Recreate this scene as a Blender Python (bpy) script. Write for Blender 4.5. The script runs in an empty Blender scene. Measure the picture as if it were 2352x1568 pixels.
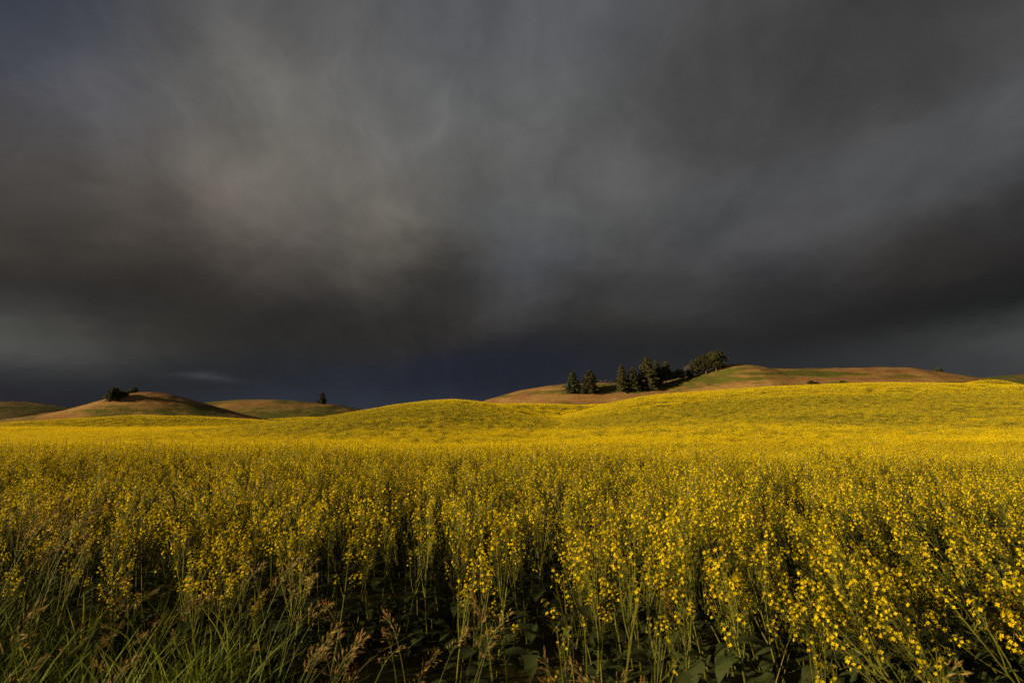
import bpy, math, random
import numpy as np
from mathutils import Vector, Matrix, Euler

SC = bpy.context.scene
COL = SC.collection
rng = np.random.default_rng(7)
R = random.Random(11)
rad = math.radians

# ------------------------------------------------------------------ camera
CAMZ = 1.64
PITCH = rad(8.3)
cam_d = bpy.data.cameras.new('camera')
cam = bpy.data.objects.new('camera', cam_d)
COL.objects.link(cam)
cam.location = (0, 0, CAMZ)
cam.rotation_euler = (math.pi / 2 + PITCH, 0, 0)
cam_d.lens = 20.0
cam_d.sensor_width = 36.0
cam_d.clip_start = 0.05
cam_d.clip_end = 20000
cam_d.dof.use_dof = True
cam_d.dof.focus_distance = 9.0
cam_d.dof.aperture_fstop = 3.5
SC.camera = cam
FPX = 20.0 / 36.0 * 2352


def ray(u, v):
    """direction for photo point (u, v), scaled so that y = 1"""
    a, b = (u - 1176) / FPX, (784 - v) / FPX
    y = math.cos(PITCH) - b * math.sin(PITCH)
    z = math.sin(PITCH) + b * math.cos(PITCH)
    return (a / y, 1.0, z / y)


def at(u, v, d):
    r = ray(u, v)
    return Vector((r[0] * d, d, CAMZ + r[2] * d))


# ------------------------------------------------------------------ view
SC.view_settings.view_transform = 'Standard'
SC.view_settings.look = 'None'
SC.view_settings.exposure = 0.6
SC.view_settings.gamma = 1.0
SC.view_settings.use_curve_mapping = False
SC.cycles.max_bounces = 4
SC.cycles.diffuse_bounces = 2
SC.cycles.transmission_bounces = 3
SC.cycles.use_denoising = False

# ------------------------------------------------------------------ sun
SUN_EL, SUN_AZ = rad(12.5), rad(-110.0)          # azimuth from +Y, clockwise: left and a little behind
sd = Vector((math.sin(SUN_AZ) * math.cos(SUN_EL), math.cos(SUN_AZ) * math.cos(SUN_EL), math.sin(SUN_EL)))
sun_d = bpy.data.lights.new('sun', 'SUN')
sun_d.energy = 5.0
sun_d.angle = rad(0.5)
sun_d.color = (1.0, 0.79, 0.47)
sun = bpy.data.objects.new('sun', sun_d)
COL.objects.link(sun)
sun.location = (-20, -10, 20)
sun.rotation_euler = sd.to_track_quat('Z', 'Y').to_euler()

# ------------------------------------------------------------------ storm sky (world)
world = bpy.data.worlds.new('World')
SC.world = world
world.use_nodes = True
nt = world.node_tree
nt.nodes.clear()
N = nt.nodes.new
L = nt.links.new


def math_n(tree, op, a, b=None, c=None, clamp=False):
    n = tree.nodes.new('ShaderNodeMath')
    n.operation = op
    n.use_clamp = clamp
    for i, x in enumerate((a, b, c)):
        if x is None:
            continue
        if isinstance(x, (int, float)):
            n.inputs[i].default_value = x
        else:
            tree.links.new(x, n.inputs[i])
    return n.outputs[0]


def vmath(tree, op, a, b=None, scale=None):
    n = tree.nodes.new('ShaderNodeVectorMath')
    n.operation = op
    for i, x in enumerate((a, b)):
        if x is None:
            continue
        if isinstance(x, (tuple, list)):
            n.inputs[i].default_value = x
        else:
            tree.links.new(x, n.inputs[i])
    if scale is not None:
        if isinstance(scale, (int, float)):
            n.inputs['Scale'].default_value = scale
        else:
            tree.links.new(scale, n.inputs['Scale'])
    return n.outputs['Value'] if op in ('DOT_PRODUCT', 'LENGTH') else n.outputs['Vector']


def noise_n(tree, vec, scale, detail=4, rough=0.55, dist=0.0, out='Fac'):
    n = tree.nodes.new('ShaderNodeTexNoise')
    n.inputs['Scale'].default_value = scale
    n.inputs['Detail'].default_value = detail
    n.inputs['Roughness'].default_value = rough
    n.inputs['Distortion'].default_value = dist
    tree.links.new(vec, n.inputs['Vector'])
    return n.outputs[out]


tc = N('ShaderNodeTexCoord')
sep = N('ShaderNodeSeparateXYZ')
L(tc.outputs['Generated'], sep.inputs[0])
az = math_n(nt, 'ARCTAN2', sep.outputs[0], sep.outputs[1])
el = math_n(nt, 'ARCSINE', sep.outputs[2])
comb = N('ShaderNodeCombineXYZ')
L(az, comb.inputs[0])
L(el, comb.inputs[1])
# cloud sheet overhead seen in perspective: bands run together towards the horizon
den = math_n(nt, 'ADD', math_n(nt, 'MAXIMUM', sep.outputs[2], 0.0), 0.24)
px = math_n(nt, 'DIVIDE', sep.outputs[0], den)
py = math_n(nt, 'DIVIDE', sep.outputs[1], den)
sheet = N('ShaderNodeCombineXYZ')
L(px, sheet.inputs[0])
L(py, sheet.inputs[1])
warp = vmath(nt, 'SUBTRACT', noise_n(nt, sheet.outputs[0], 1.3, 9, 0.60, 0.3, 'Color'), (0.5, 0.5, 0.5))
wamp = math_n(nt, 'ADD', math_n(nt, 'MULTIPLY', math_n(nt, 'MAXIMUM', el, 0.0), 2.4), 0.06)
warp2 = vmath(nt, 'SCALE', vmath(nt, 'MULTIPLY', warp, (0.36, 0.24, 0.0)), None, math_n(nt, 'MINIMUM', wamp, 1.0))
pos = vmath(nt, 'ADD', comb.outputs[0], warp2)


def srgb(c):
    return tuple(((x / 255 + 0.055) / 1.055) ** 2.4 if x > 10 else x / 255 / 12.92 for x in c)


# colour of the cloud layer by place in the sky: u, v, r, g, b, width (deg), height (deg)
SKY = [
    (0, 0, 35.1, 43.4, 59.1, 8, 6),
    (250, 40, 73.7, 76, 87.9, 8, 6),
    (600, 30, 86.6, 84.9, 84.6, 10, 6),
    (1000, 20, 78.1, 80.3, 84.2, 8, 6),
    (1350, 20, 87.1, 89.2, 92.6, 9, 6),
    (1700, 60, 72.1, 71.4, 72.3, 10, 7),
    (2050, 60, 62.2, 61.2, 59.6, 9, 7),
    (2352, 60, 77.4, 75.9, 75.7, 9, 7),
    (60, 260, 76.5, 78.8, 87.9, 8, 6),
    (400, 200, 93, 91.1, 84.3, 9, 6),
    (590, 180, 114.7, 113.5, 107.1, 5, 3),
    (900, 230, 100.5, 100, 98.2, 9, 6),
    (1250, 300, 94.8, 95.4, 94.2, 8, 7),
    (1600, 260, 77.6, 76.4, 74.2, 10, 7),
    (1950, 300, 60, 58.3, 56.2, 9, 6),
    (2300, 260, 79.4, 80.2, 81.5, 8, 5),
    (60, 430, 83.1, 75.5, 65.1, 8, 5),
    (400, 400, 111.9, 104.3, 95.4, 8, 5),
    (800, 420, 101.2, 96.6, 90.4, 9, 5),
    (1200, 480, 83.5, 83, 79.1, 8, 6),
    (1650, 470, 81, 81.5, 83.3, 8, 6),
    (2050, 380, 97.8, 98.7, 100.2, 8, 4),
    (2330, 420, 37.2, 35.2, 33.3, 7, 4),
    (60, 600, 54.2, 46.4, 41, 8, 5),
    (350, 570, 49.4, 42.4, 36.6, 8, 5),
    (700, 590, 76.3, 69.2, 63.5, 8, 4),
    (880, 560, 107.7, 103.3, 94.5, 5, 4),
    (1210, 580, 79.8, 82.7, 89.8, 5, 5),
    (1500, 640, 63.6, 62.1, 60.8, 8, 5),
    (1800, 580, 63.4, 61.7, 63.6, 7, 5),
    (2150, 560, 64.8, 58, 51.4, 7, 4),
    (2330, 620, 35.1, 23.6, 16.7, 7, 4),
    (40, 680, 44.3, 43, 40.3, 7, 3),
    (400, 720, 46.7, 42.5, 37.2, 9, 3),
    (800, 700, 38.5, 35.8, 33.7, 8, 4),
    (1000, 650, 52.8, 48.7, 44.5, 7, 4),
    (1300, 720, 56.9, 51.5, 47.9, 9, 4),
    (1750, 720, 42.2, 33.9, 28.5, 8, 4),
    (2050, 700, 28.6, 17.7, 12.5, 8, 4),
    (2330, 710, 13.5, 11, 11, 7, 3),
    (20, 775, 87.6, 87.6, 84.3, 7, 2.2),
    (200, 790, 59.9, 56.9, 54.2, 6, 2.2),
    (500, 790, 52, 48.1, 44.2, 8, 3),
    (900, 790, 46.8, 42.3, 37.3, 9, 3),
    (1400, 790, 30.8, 27.3, 22.8, 9, 3),
    (1800, 785, 26.8, 21.5, 17.8, 8, 2.5),
    (2130, 790, 41.3, 37.8, 39.3, 5, 1.6),
    (2352, 778, 80.8, 80.2, 80.1, 6, 1.6),
    (60, 870, 31.5, 33.2, 45.2, 8, 2.2),
    (450, 850, 34.4, 36.5, 44.3, 7, 1.6),
    (700, 880, 36.3, 39.9, 55.1, 8, 2.2),
    (1050, 860, 29.8, 32.9, 53, 9, 2.4),
    (1250, 840, 31.6, 31.8, 48.2, 7, 2.4),
    (1700, 830, 38.6, 37.7, 46.1, 7, 2),
    (2150, 835, 52.9, 53, 58.3, 7, 1.8),
    (800, 950, 42.2, 49.9, 63.3, 14, 2),
]
acc_c = acc_w = None
for (u, v, r, g, b, wu, wv) in SKY:
    d = ray(u, v)
    ln = math.sqrt(d[0] ** 2 + 1 + d[2] ** 2)
    a0, e0 = math.atan2(d[0], 1), math.asin(d[2] / ln)
    q = vmath(nt, 'MULTIPLY', vmath(nt, 'SUBTRACT', pos, (a0, e0, 0)), (1 / rad(wu), 1 / rad(wv), 0))
    w = math_n(nt, 'EXPONENT', math_n(nt, 'MULTIPLY', vmath(nt, 'DOT_PRODUCT', q, q), -1.0))
    w = math_n(nt, 'MULTIPLY', w, 5.0 / wv if wv < 2.5 else 1.0)
    c = vmath(nt, 'SCALE', srgb((r, g, b)), None, w)
    acc_c = c if acc_c is None else vmath(nt, 'ADD', acc_c, c)
    acc_w = w if acc_w is None else math_n(nt, 'ADD', acc_w, w)
eps = 0.004
acc_c = vmath(nt, 'ADD', acc_c, tuple(eps * x for x in srgb((74, 74, 78))))
acc_w = math_n(nt, 'ADD', acc_w, eps)
cloud = vmath(nt, 'SCALE', acc_c, None, math_n(nt, 'DIVIDE', 1.0, acc_w))
lum = vmath(nt, 'DOT_PRODUCT', cloud, (0.33, 0.34, 0.33))
cloud = vmath(nt, 'SCALE', cloud, None, math_n(nt, 'MULTIPLY', math_n(nt, 'POWER', math_n(nt, 'DIVIDE', lum, 0.07), 0.28), 1.04))
# cloud texture: broad billows on the sheet, soft rain shafts lower down
f1 = noise_n(nt, vmath(nt, 'ADD', sheet.outputs[0], vmath(nt, 'SCALE', warp, None, 0.5)), 1.9, 9, 0.62, 0.3)
psep = N('ShaderNodeSeparateXYZ')
L(pos, psep.inputs[0])
fx_ = math_n(nt, 'ADD', psep.outputs[0], 0.10)
fy_ = math_n(nt, 'ADD', psep.outputs[1], 0.16)
fan = N('ShaderNodeCombineXYZ')
L(math_n(nt, 'MULTIPLY', math_n(nt, 'ARCTAN2', fy_, fx_), 5.0), fan.inputs[0])
L(math_n(nt, 'MULTIPLY', math_n(nt, 'SQRT', math_n(nt, 'ADD', math_n(nt, 'MULTIPLY', fx_, fx_), math_n(nt, 'MULTIPLY', fy_, fy_))), 3.2), fan.inputs[1])
f2 = noise_n(nt, fan.outputs[0], 1.3, 8, 0.58, 0.35)       # streaks fanning up and out
f3 = noise_n(nt, vmath(nt, 'MULTIPLY', pos, (6.5, 7.5, 1.0)), 1.0, 8, 0.58, 0.5)
tex = math_n(nt, 'ADD', math_n(nt, 'MULTIPLY', math_n(nt, 'SUBTRACT', f1, 0.5), 0.55),
             math_n(nt, 'ADD', math_n(nt, 'MULTIPLY', math_n(nt, 'SUBTRACT', f2, 0.5), 0.62),
                    math_n(nt, 'MULTIPLY', math_n(nt, 'SUBTRACT', f3, 0.5), 0.70)))
cloud = vmath(nt, 'SCALE', cloud, None, math_n(nt, 'MULTIPLY', math_n(nt, 'EXPONENT', tex), 0.627))
# a thin bright wisp low over the left hills
wd = ray(475, 861)
q = vmath(nt, 'MULTIPLY', vmath(nt, 'SUBTRACT', pos, (math.atan2(wd[0], 1), math.asin(wd[2] / math.sqrt(wd[0] ** 2 + 1 + wd[2] ** 2)), 0)),
          (1 / rad(2.4), 1 / rad(0.35), 0))
wisp = math_n(nt, 'MULTIPLY', math_n(nt, 'EXPONENT', math_n(nt, 'MULTIPLY', vmath(nt, 'DOT_PRODUCT', q, q), -1.0)), 0.016)
cloud = vmath(nt, 'ADD', cloud, vmath(nt, 'SCALE', (0.9, 1.0, 1.2), None, wisp))
sky = N('ShaderNodeTexSky')
sky.sky_type = 'NISHITA'
sky.sun_disc = False
sky.sun_elevation = SUN_EL
sky.sun_rotation = SUN_AZ
bg_sky = N('ShaderNodeBackground')
L(sky.outputs[0], bg_sky.inputs[0])
bg_sky.inputs[1].default_value = 0.05
bg_cl = N('ShaderNodeBackground')
L(cloud, bg_cl.inputs[0])
mixw = N('ShaderNodeMixShader')
mixw.inputs[0].default_value = 0.97                 # cloud cover
L(bg_sky.outputs[0], mixw.inputs[1])
L(bg_cl.outputs[0], mixw.inputs[2])
wo = N('ShaderNodeOutputWorld')
L(mixw.outputs[0], wo.inputs[0])


# ------------------------------------------------------------------ helpers
def tag(o, label=None, cat=None, group=None, kind=None):
    if label:
        o['label'] = label
    if cat:
        o['category'] = cat
    if group:
        o['group'] = group
    if kind:
        o['kind'] = kind
    return o


def empty(name, loc, rot=(0, 0, 0), scale=(1, 1, 1)):
    o = bpy.data.objects.new(name, None)
    COL.objects.link(o)
    o.location = loc
    o.rotation_euler = rot
    o.scale = scale
    o.empty_display_size = 0.1
    return o


class MB:
    def __init__(self):
        self.v, self.f, self.m = [], [], []

    def add(self, vs, fs, mi=0):
        b = len(self.v)
        self.v.extend([tuple(p) for p in vs])
        self.f.extend([tuple(i + b for i in f) for f in fs])
        self.m.extend([mi] * len(fs))

    def tube(self, pts, radii, n=4, mi=0):
        pts = [Vector(p) for p in pts]
        vs, fs = [], []
        for i, p in enumerate(pts):
            t = (pts[min(i + 1, len(pts) - 1)] - pts[max(i - 1, 0)])
            t = t.normalized() if t.length > 1e-9 else Vector((0, 0, 1))
            a = t.orthogonal().normalized()
            b = t.cross(a)
            r = radii[i] if isinstance(radii, (list, tuple)) else radii
            for k in range(n):
                th = 2 * math.pi * k / n
                vs.append(p + (a * math.cos(th) + b * math.sin(th)) * r)
        for i in range(len(pts) - 1):
            for k in range(n):
                fs.append((i * n + k, i * n + (k + 1) % n, (i + 1) * n + (k + 1) % n, (i + 1) * n + k))
        self.add(vs, fs, mi)

    def merge(self, o, remap=None):
        b = len(self.v)
        self.v.extend(o.v)
        self.f.extend([tuple(i + b for i in f) for f in o.f])
        self.m.extend([remap[i] if remap else i for i in o.m])

    def mesh(self, name, mats, smooth=False):
        me = bpy.data.meshes.new(name)
        me.from_pydata(self.v, [], self.f)
        for m in mats:
            me.materials.append(m)
        me.polygons.foreach_set('material_index', self.m)
        if smooth:
            me.polygons.foreach_set('use_smooth', [True] * len(self.f))
        me.update()
        return me

    def build(self, name, mats, parent=None, smooth=False, link=True):
        o = bpy.data.objects.new(name, self.mesh(name, mats, smooth))
        if link:
            COL.objects.link(o)
        if parent is not None:
            o.parent = parent
        return o


def rv(s=1.0):
    while True:
        v = Vector((R.uniform(-1, 1), R.uniform(-1, 1), R.uniform(-1, 1)))
        if 0.05 < v.length < 1:
            return v.normalized() * s


def sstep(a, b, x):
    t = np.clip((x - a) / (b - a), 0, 1)
    return t * t * (3 - 2 * t)


_perm = np.random.default_rng(3).random((256, 256))


def vnoise(x, y):
    xi, yi = np.floor(x).astype(int), np.floor(y).astype(int)
    fx, fy = x - xi, y - yi
    fx, fy = fx * fx * (3 - 2 * fx), fy * fy * (3 - 2 * fy)
    g = lambda i, j: _perm[i % 256, j % 256]
    return (g(xi, yi) * (1 - fx) + g(xi + 1, yi) * fx) * (1 - fy) + (g(xi, yi + 1) * (1 - fx) + g(xi + 1, yi + 1) * fx) * fy


def fbm(x, y, o=4):
    s, a, t = 0, 1, 0
    for i in range(o):
        s = s + a * vnoise(x * 2 ** i + 17.3 * i, y * 2 ** i + 5.1 * i)
        t += a
        a *= 0.5
    return s / t


# ------------------------------------------------------------------ materials
def new_mat(name):
    m = bpy.data.materials.new(name)
    m.use_nodes = True
    m.node_tree.nodes.clear()
    return m, m.node_tree


def leaf_mat(name, col, trans=0.35, tcol=None, var=0.25, rough=0.6, scale=9.0, hue=0.02):
    """thin two-sided plant matter: diffuse plus light through it, colour varied from plant to plant"""
    m, t = new_mat(name)
    oi = t.nodes.new('ShaderNodeObjectInfo')
    geo = t.nodes.new('ShaderNodeNewGeometry')
    nz = noise_n(t, geo.outputs['Position'], scale, 2, 0.5)
    val = math_n(t, 'ADD', math_n(t, 'MULTIPLY', oi.outputs['Random'], var), math_n(t, 'MULTIPLY', nz, var))
    val = math_n(t, 'ADD', val, 1.0 - var)
    hs = t.nodes.new('ShaderNodeHueSaturation')
    hs.inputs['Color'].default_value = (*col, 1)
    t.links.new(val, hs.inputs['Value'])
    t.links.new(math_n(t, 'ADD', math_n(t, 'MULTIPLY', oi.outputs['Random'], hue), 0.5 - hue / 2), hs.inputs['Hue'])
    d = t.nodes.new('ShaderNodeBsdfPrincipled')
    d.inputs['Roughness'].default_value = rough
    d.inputs['Specular IOR Level'].default_value = 0.12
    t.links.new(hs.outputs[0], d.inputs['Base Color'])
    tr = t.nodes.new('ShaderNodeBsdfTranslucent')
    hs2 = t.nodes.new('ShaderNodeHueSaturation')
    hs2.inputs['Color'].default_value = (*(tcol or col), 1)
    t.links.new(val, hs2.inputs['Value'])
    t.links.new(hs2.outputs[0], tr.inputs['Color'])
    mx = t.nodes.new('ShaderNodeMixShader')
    mx.inputs[0].default_value = trans
    t.links.new(d.outputs[0], mx.inputs[1])
    t.links.new(tr.outputs[0], mx.inputs[2])
    o = t.nodes.new('ShaderNodeOutputMaterial')
    t.links.new(mx.outputs[0], o.inputs[0])
    return m


M_PETAL = leaf_mat('canola_petal', (0.88, 0.65, 0.004), 0.35, None, 0.18, 0.6, 20, 0.012)
M_BUD = leaf_mat('canola_bud', (0.33, 0.29, 0.015), 0.2, None, 0.3)
M_STEM = leaf_mat('canola_stem', (0.145, 0.142, 0.018), 0.12, None, 0.3)
M_LEAF = leaf_mat('canola_leaf', (0.040, 0.050, 0.014), 0.2, (0.07, 0.085, 0.012), 0.35)
M_GRASS = leaf_mat('green_grass', (0.070, 0.090, 0.016), 0.35, (0.11, 0.13, 0.016), 0.5)
M_BLADE_LIT = leaf_mat('broad_grass_lit', (0.18, 0.23, 0.028), 0.42, (0.27, 0.31, 0.028), 0.4)  # broad blades, brighter than the other grass: sunlit look put into the colour
M_DRY = leaf_mat('dry_grass_stem', (0.28, 0.22, 0.07), 0.2, None, 0.3)
M_SPIKE = leaf_mat('brome_spikelet', (0.42, 0.25, 0.075), 0.25, (0.46, 0.27, 0.065), 0.35, 0.5, 30, 0.03)
M_BROMESTEM = leaf_mat('brome_stem', (0.17, 0.18, 0.045), 0.15, None, 0.3)
M_NEEDLE = leaf_mat('conifer_needles', (0.075, 0.071, 0.028), 0.12, None, 0.45, 0.6, 0.8, 0.03)
M_NEEDLE_DK = leaf_mat('spruce_needles', (0.062, 0.068, 0.034), 0.1, None, 0.45, 0.6, 0.8, 0.03)
M_FOLIAGE = leaf_mat('broadleaf_foliage', (0.058, 0.057, 0.019), 0.18, None, 0.45, 0.6, 0.6, 0.03)
M_TWIG = leaf_mat('bare_twigs', (0.11, 0.085, 0.065), 0.0, None, 0.3)
M_SHRUB = leaf_mat('shrub_leaves', (0.055, 0.065, 0.022), 0.2, None, 0.4, 0.6, 0.8)
M_HGRASS = leaf_mat('hill_dry_grass', (0.33, 0.21, 0.085), 0.2, None, 0.45, 0.6, 0.2, 0.02)


def bark_mat():
    m, t = new_mat('bark')
    geo = t.nodes.new('ShaderNodeNewGeometry')
    nz = noise_n(t, geo.outputs['Position'], 3.0, 4, 0.6)
    cr = t.nodes.new('ShaderNodeValToRGB')
    cr.color_ramp.elements[0].color = (0.05, 0.035, 0.022, 1)
    cr.color_ramp.elements[1].color = (0.22, 0.15, 0.09, 1)
    t.links.new(nz, cr.inputs[0])
    d = t.nodes.new('ShaderNodeBsdfPrincipled')
    d.inputs['Roughness'].default_value = 0.9
    t.links.new(cr.outputs[0], d.inputs['Base Color'])
    o = t.nodes.new('ShaderNodeOutputMaterial')
    t.links.new(d.outputs[0], o.inputs[0])
    return m


M_BARK = bark_mat()


def ground_mat():
    m, t = new_mat('field_soil')
    geo = t.nodes.new('ShaderNodeNewGeometry')
    p = geo.outputs['Position']
    nz = noise_n(t, p, 0.35, 6, 0.6)
    nf = noise_n(t, p, 9.0, 6, 0.65)
    s = math_n(t, 'ADD', math_n(t, 'MULTIPLY', nz, 0.5), math_n(t, 'MULTIPLY', nf, 0.5))
    cr = t.nodes.new('ShaderNodeValToRGB')
    e = cr.color_ramp.elements
    e[0].position, e[0].color = 0.30, (0.030, 0.028, 0.008, 1)
    e[1].position, e[1].color = 0.72, (0.085, 0.074, 0.014, 1)
    t.links.new(s, cr.inputs[0])
    d = t.nodes.new('ShaderNodeBsdfPrincipled')
    d.inputs['Roughness'].default_value = 0.95
    d.inputs['Specular IOR Level'].default_value = 0.1
    t.links.new(cr.outputs[0], d.inputs['Base Color'])
    b = t.nodes.new('ShaderNodeBump')
    b.inputs['Strength'].default_value = 0.8
    b.inputs['Distance'].default_value = 0.05
    t.links.new(nf, b.inputs['Height'])
    t.links.new(b.outputs[0], d.inputs['Normal'])
    o = t.nodes.new('ShaderNodeOutputMaterial')
    t.links.new(d.outputs[0], o.inputs[0])
    return m


M_SOIL = ground_mat()


def hill_mat(name, tan, green, rust):
    m, t = new_mat(name)
    geo = t.nodes.new('ShaderNodeNewGeometry')
    p = geo.outputs['Position']
    at_g = t.nodes.new('ShaderNodeAttribute')
    at_g.attribute_name = 'green'
    big = noise_n(t, vmath(t, 'MULTIPLY', p, (0.018, 0.03, 0.14)), 1.0, 5, 0.6, 0.6)
    mid = noise_n(t, vmath(t, 'MULTIPLY', p, (0.10, 0.16, 0.5)), 1.0, 6, 0.68)
    fine = noise_n(t, vmath(t, 'MULTIPLY', p, (0.55, 0.55, 1.6)), 1.0, 5, 0.75)
    g = math_n(t, 'ADD', at_g.outputs['Fac'], math_n(t, 'MULTIPLY', math_n(t, 'SUBTRACT', big, 0.5), 3.2))
    g = math_n(t, 'ADD', g, math_n(t, 'MULTIPLY', math_n(t, 'SUBTRACT', mid, 0.5), 2.4))
    g = math_n(t, 'MULTIPLY', math_n(t, 'SUBTRACT', g, 0.28), 2.2, clamp=True)
    rm = math_n(t, 'MULTIPLY', math_n(t, 'SUBTRACT', noise_n(t, vmath(t, 'MULTIPLY', p, (0.04, 0.06, 0.3)), 1.0, 5, 0.65), 0.46), 5.0, clamp=True)

    def mixc(f, a, b, mode='MIX'):
        n = t.nodes.new('ShaderNodeMix')
        n.data_type = 'RGBA'
        n.blend_type = mode
        if isinstance(f, float):
            n.inputs[0].default_value = f
        else:
            t.links.new(f, n.inputs[0])
        for i, x in ((6, a), (7, b)):
            if isinstance(x, tuple):
                n.inputs[i].default_value = (*x, 1)
            else:
                t.links.new(x, n.inputs[i])
        return n.outputs[2]
    c = mixc(g, mixc(rm, tan, rust), green)
    v = math_n(t, 'ADD', 0.35, math_n(t, 'ADD', math_n(t, 'MULTIPLY', fine, 0.65), math_n(t, 'MULTIPLY', mid, 0.75)))
    c = vmath(t, 'SCALE', c, None, v)
    d = t.nodes.new('ShaderNodeBsdfPrincipled')
    d.inputs['Roughness'].default_value = 0.95
    d.inputs['Specular IOR Level'].default_value = 0.05
    t.links.new(c, d.inputs['Base Color'])
    b = t.nodes.new('ShaderNodeBump')
    b.inputs['Strength'].default_value = 0.55
    b.inputs['Distance'].default_value = 0.6
    t.links.new(math_n(t, 'ADD', fine, mid), b.inputs['Height'])
    t.links.new(b.outputs[0], d.inputs['Normal'])
    o = t.nodes.new('ShaderNodeOutputMaterial')
    t.links.new(d.outputs[0], o.inputs[0])
    return m


M_HILL = hill_mat('dry_hill_grass', (0.29, 0.170, 0.056), (0.095, 0.094, 0.017), (0.23, 0.105, 0.040))
M_HILLG = hill_mat('green_hill_grass', (0.20, 0.14, 0.045), (0.065, 0.08, 0.018), (0.15, 0.09, 0.04))


# ------------------------------------------------------------------ terrain
class Ridge:
    def __init__(self, pts, Lf, Lb, drop=0.0, sm=6):
        P = [(at(u, v, y)) for (u, v, y) in pts]
        P.sort(key=lambda p: p.x)
        xs = np.array([p.x for p in P])
        self.x = np.linspace(xs[0], xs[-1], 400)
        z = np.interp(self.x, xs, [p.z - drop for p in P])
        y = np.interp(self.x, xs, [p.y for p in P])
        k = np.exp(-np.linspace(-2, 2, sm * 2 + 1) ** 2)
        k /= k.sum()
        self.z = np.convolve(np.pad(z, sm, 'edge'), k, 'valid')
        self.y = np.convolve(np.pad(y, sm, 'edge'), k, 'valid')
        self.Lf, self.Lb = Lf, Lb
        self.edge = 0.10 * (xs[-1] - xs[0])

    def crest(self, x):
        z = np.interp(x, self.x, self.z)
        out = np.maximum(self.x[0] - x, x - self.x[-1]) / self.edge
        f = np.clip(1 - np.maximum(out, 0), 0, 1)
        return z * f * f * (3 - 2 * f), np.interp(x, self.x, self.y)

    def h(self, x, y):
        z, yc = self.crest(x)
        t = (y - yc) / np.where(y < yc, self.Lf, self.Lb)
        p = np.where(np.abs(t) < 1, 0.5 + 0.5 * np.cos(np.pi * np.clip(t, -1, 1)), 0)
        return z * p


CAN = 1.1
RA = Ridge([(430, 990, 150), (560, 978, 155), (640, 972, 160), (750, 961, 165), (860, 945, 165), (910, 933, 165), (960, 924, 165), (1000, 919.5, 165),
            (1035, 918, 165), (1075, 920, 165), (1110, 925.5, 167), (1160, 935, 170), (1210, 947, 173), (1260, 957, 176), (1320, 965, 178), (1400, 974, 180), (1480, 985, 180)], 118, 75, CAN)
RB = Ridge([(1120, 985, 175), (1190, 973, 180), (1240, 963, 186), (1300, 950, 190), (1345, 938, 195), (1400, 923, 200), (1470, 909, 200), (1600, 900, 200), (1700, 893, 200),
            (1830, 887, 200), (1950, 884, 200), (2060, 887, 200), (2150, 891, 198), (2220, 896, 196), (2300, 904, 194), (2400, 914, 190),
            (2600, 930, 185), (2800, 950, 180)], 166, 90, CAN)
RB2 = Ridge([(2060, 930, 262), (2120, 905, 264), (2180, 888, 266), (2225, 879, 268), (2258, 873.5, 270), (2290, 878, 270), (2330, 888, 270), (2380, 899, 268),
             (2450, 915, 265), (2550, 940, 260)], 62, 80, CAN)
RC0 = Ridge([(960, 950, 285), (1020, 935, 285), (1090, 928, 285), (1200, 928, 285), (1330, 929, 285), (1420, 925, 285), (1520, 925, 285), (1600, 945, 285)], 100, 90, CAN)
RL = Ridge([(-300, 988, 262), (-100, 981, 262), (0, 975, 262), (100, 967, 262), (220, 957, 262), (330, 951.5, 262), (430, 953, 262), (520, 960, 262),
            (600, 969, 262), (680, 979, 262), (760, 990, 262)], 62, 110, CAN)
RL2 = Ridge([(540, 985, 430), (600, 964, 430), (640, 955, 430), (720, 951, 430), (800, 955, 430), (860, 964, 430), (940, 985, 430)], 110, 90, CAN)


def smax(a, b):
    w = np.maximum(0.05, 0.5 * np.minimum(a, b))
    h = np.maximum(w - np.abs(a - b), 0) / w
    return np.maximum(a, b) + np.where(np.minimum(a, b) > 0.02, h * h * w / 4, 0)


def edge_y(x):
    return np.interp(x, [-9, -5, -3, -1.5, 0, 0.8, 1.5, 2.2, 3, 9], [4.6, 4.3, 3.9, 3.45, 3.15, 2.95, 2.75, 2.5, 2.35, 2.1])


def ground(x, y):
    x, y = np.asarray(x, float), np.asarray(y, float)
    r = np.hypot(x, y)
    z = 0.25 * sstep(4.5, 1.0, y) * np.ones_like(x)
    z = z + (fbm(x / 2.3 + 40, y / 2.3 + 9, 3) - 0.5) * 0.12 * sstep(60, 20, r)
    z = z + (fbm(x / 38 + 11, y / 38 + 3, 3) - 0.5) * 1.3 * sstep(22, 80, r)
    z = z - 1.15 * sstep(0, 20, y - 12.5 + 4 * np.clip(x / np.maximum(y, 1), -1, 1)) * sstep(170, 60, y)
    z = z - 0.7 * sstep(36, 75, y) * sstep(260, 120, y) * sstep(0.05, -0.45, x / np.maximum(y, 1))
    z = z - 9 * sstep(330, 700, r) - 25 * sstep(700, 3500, r)
    hh = np.zeros_like(z)
    for rd in (RA, RB, RB2, RC0, RL, RL2):
        hh = smax(hh, np.maximum(rd.h(x, y), 0))
    return z + hh


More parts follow.
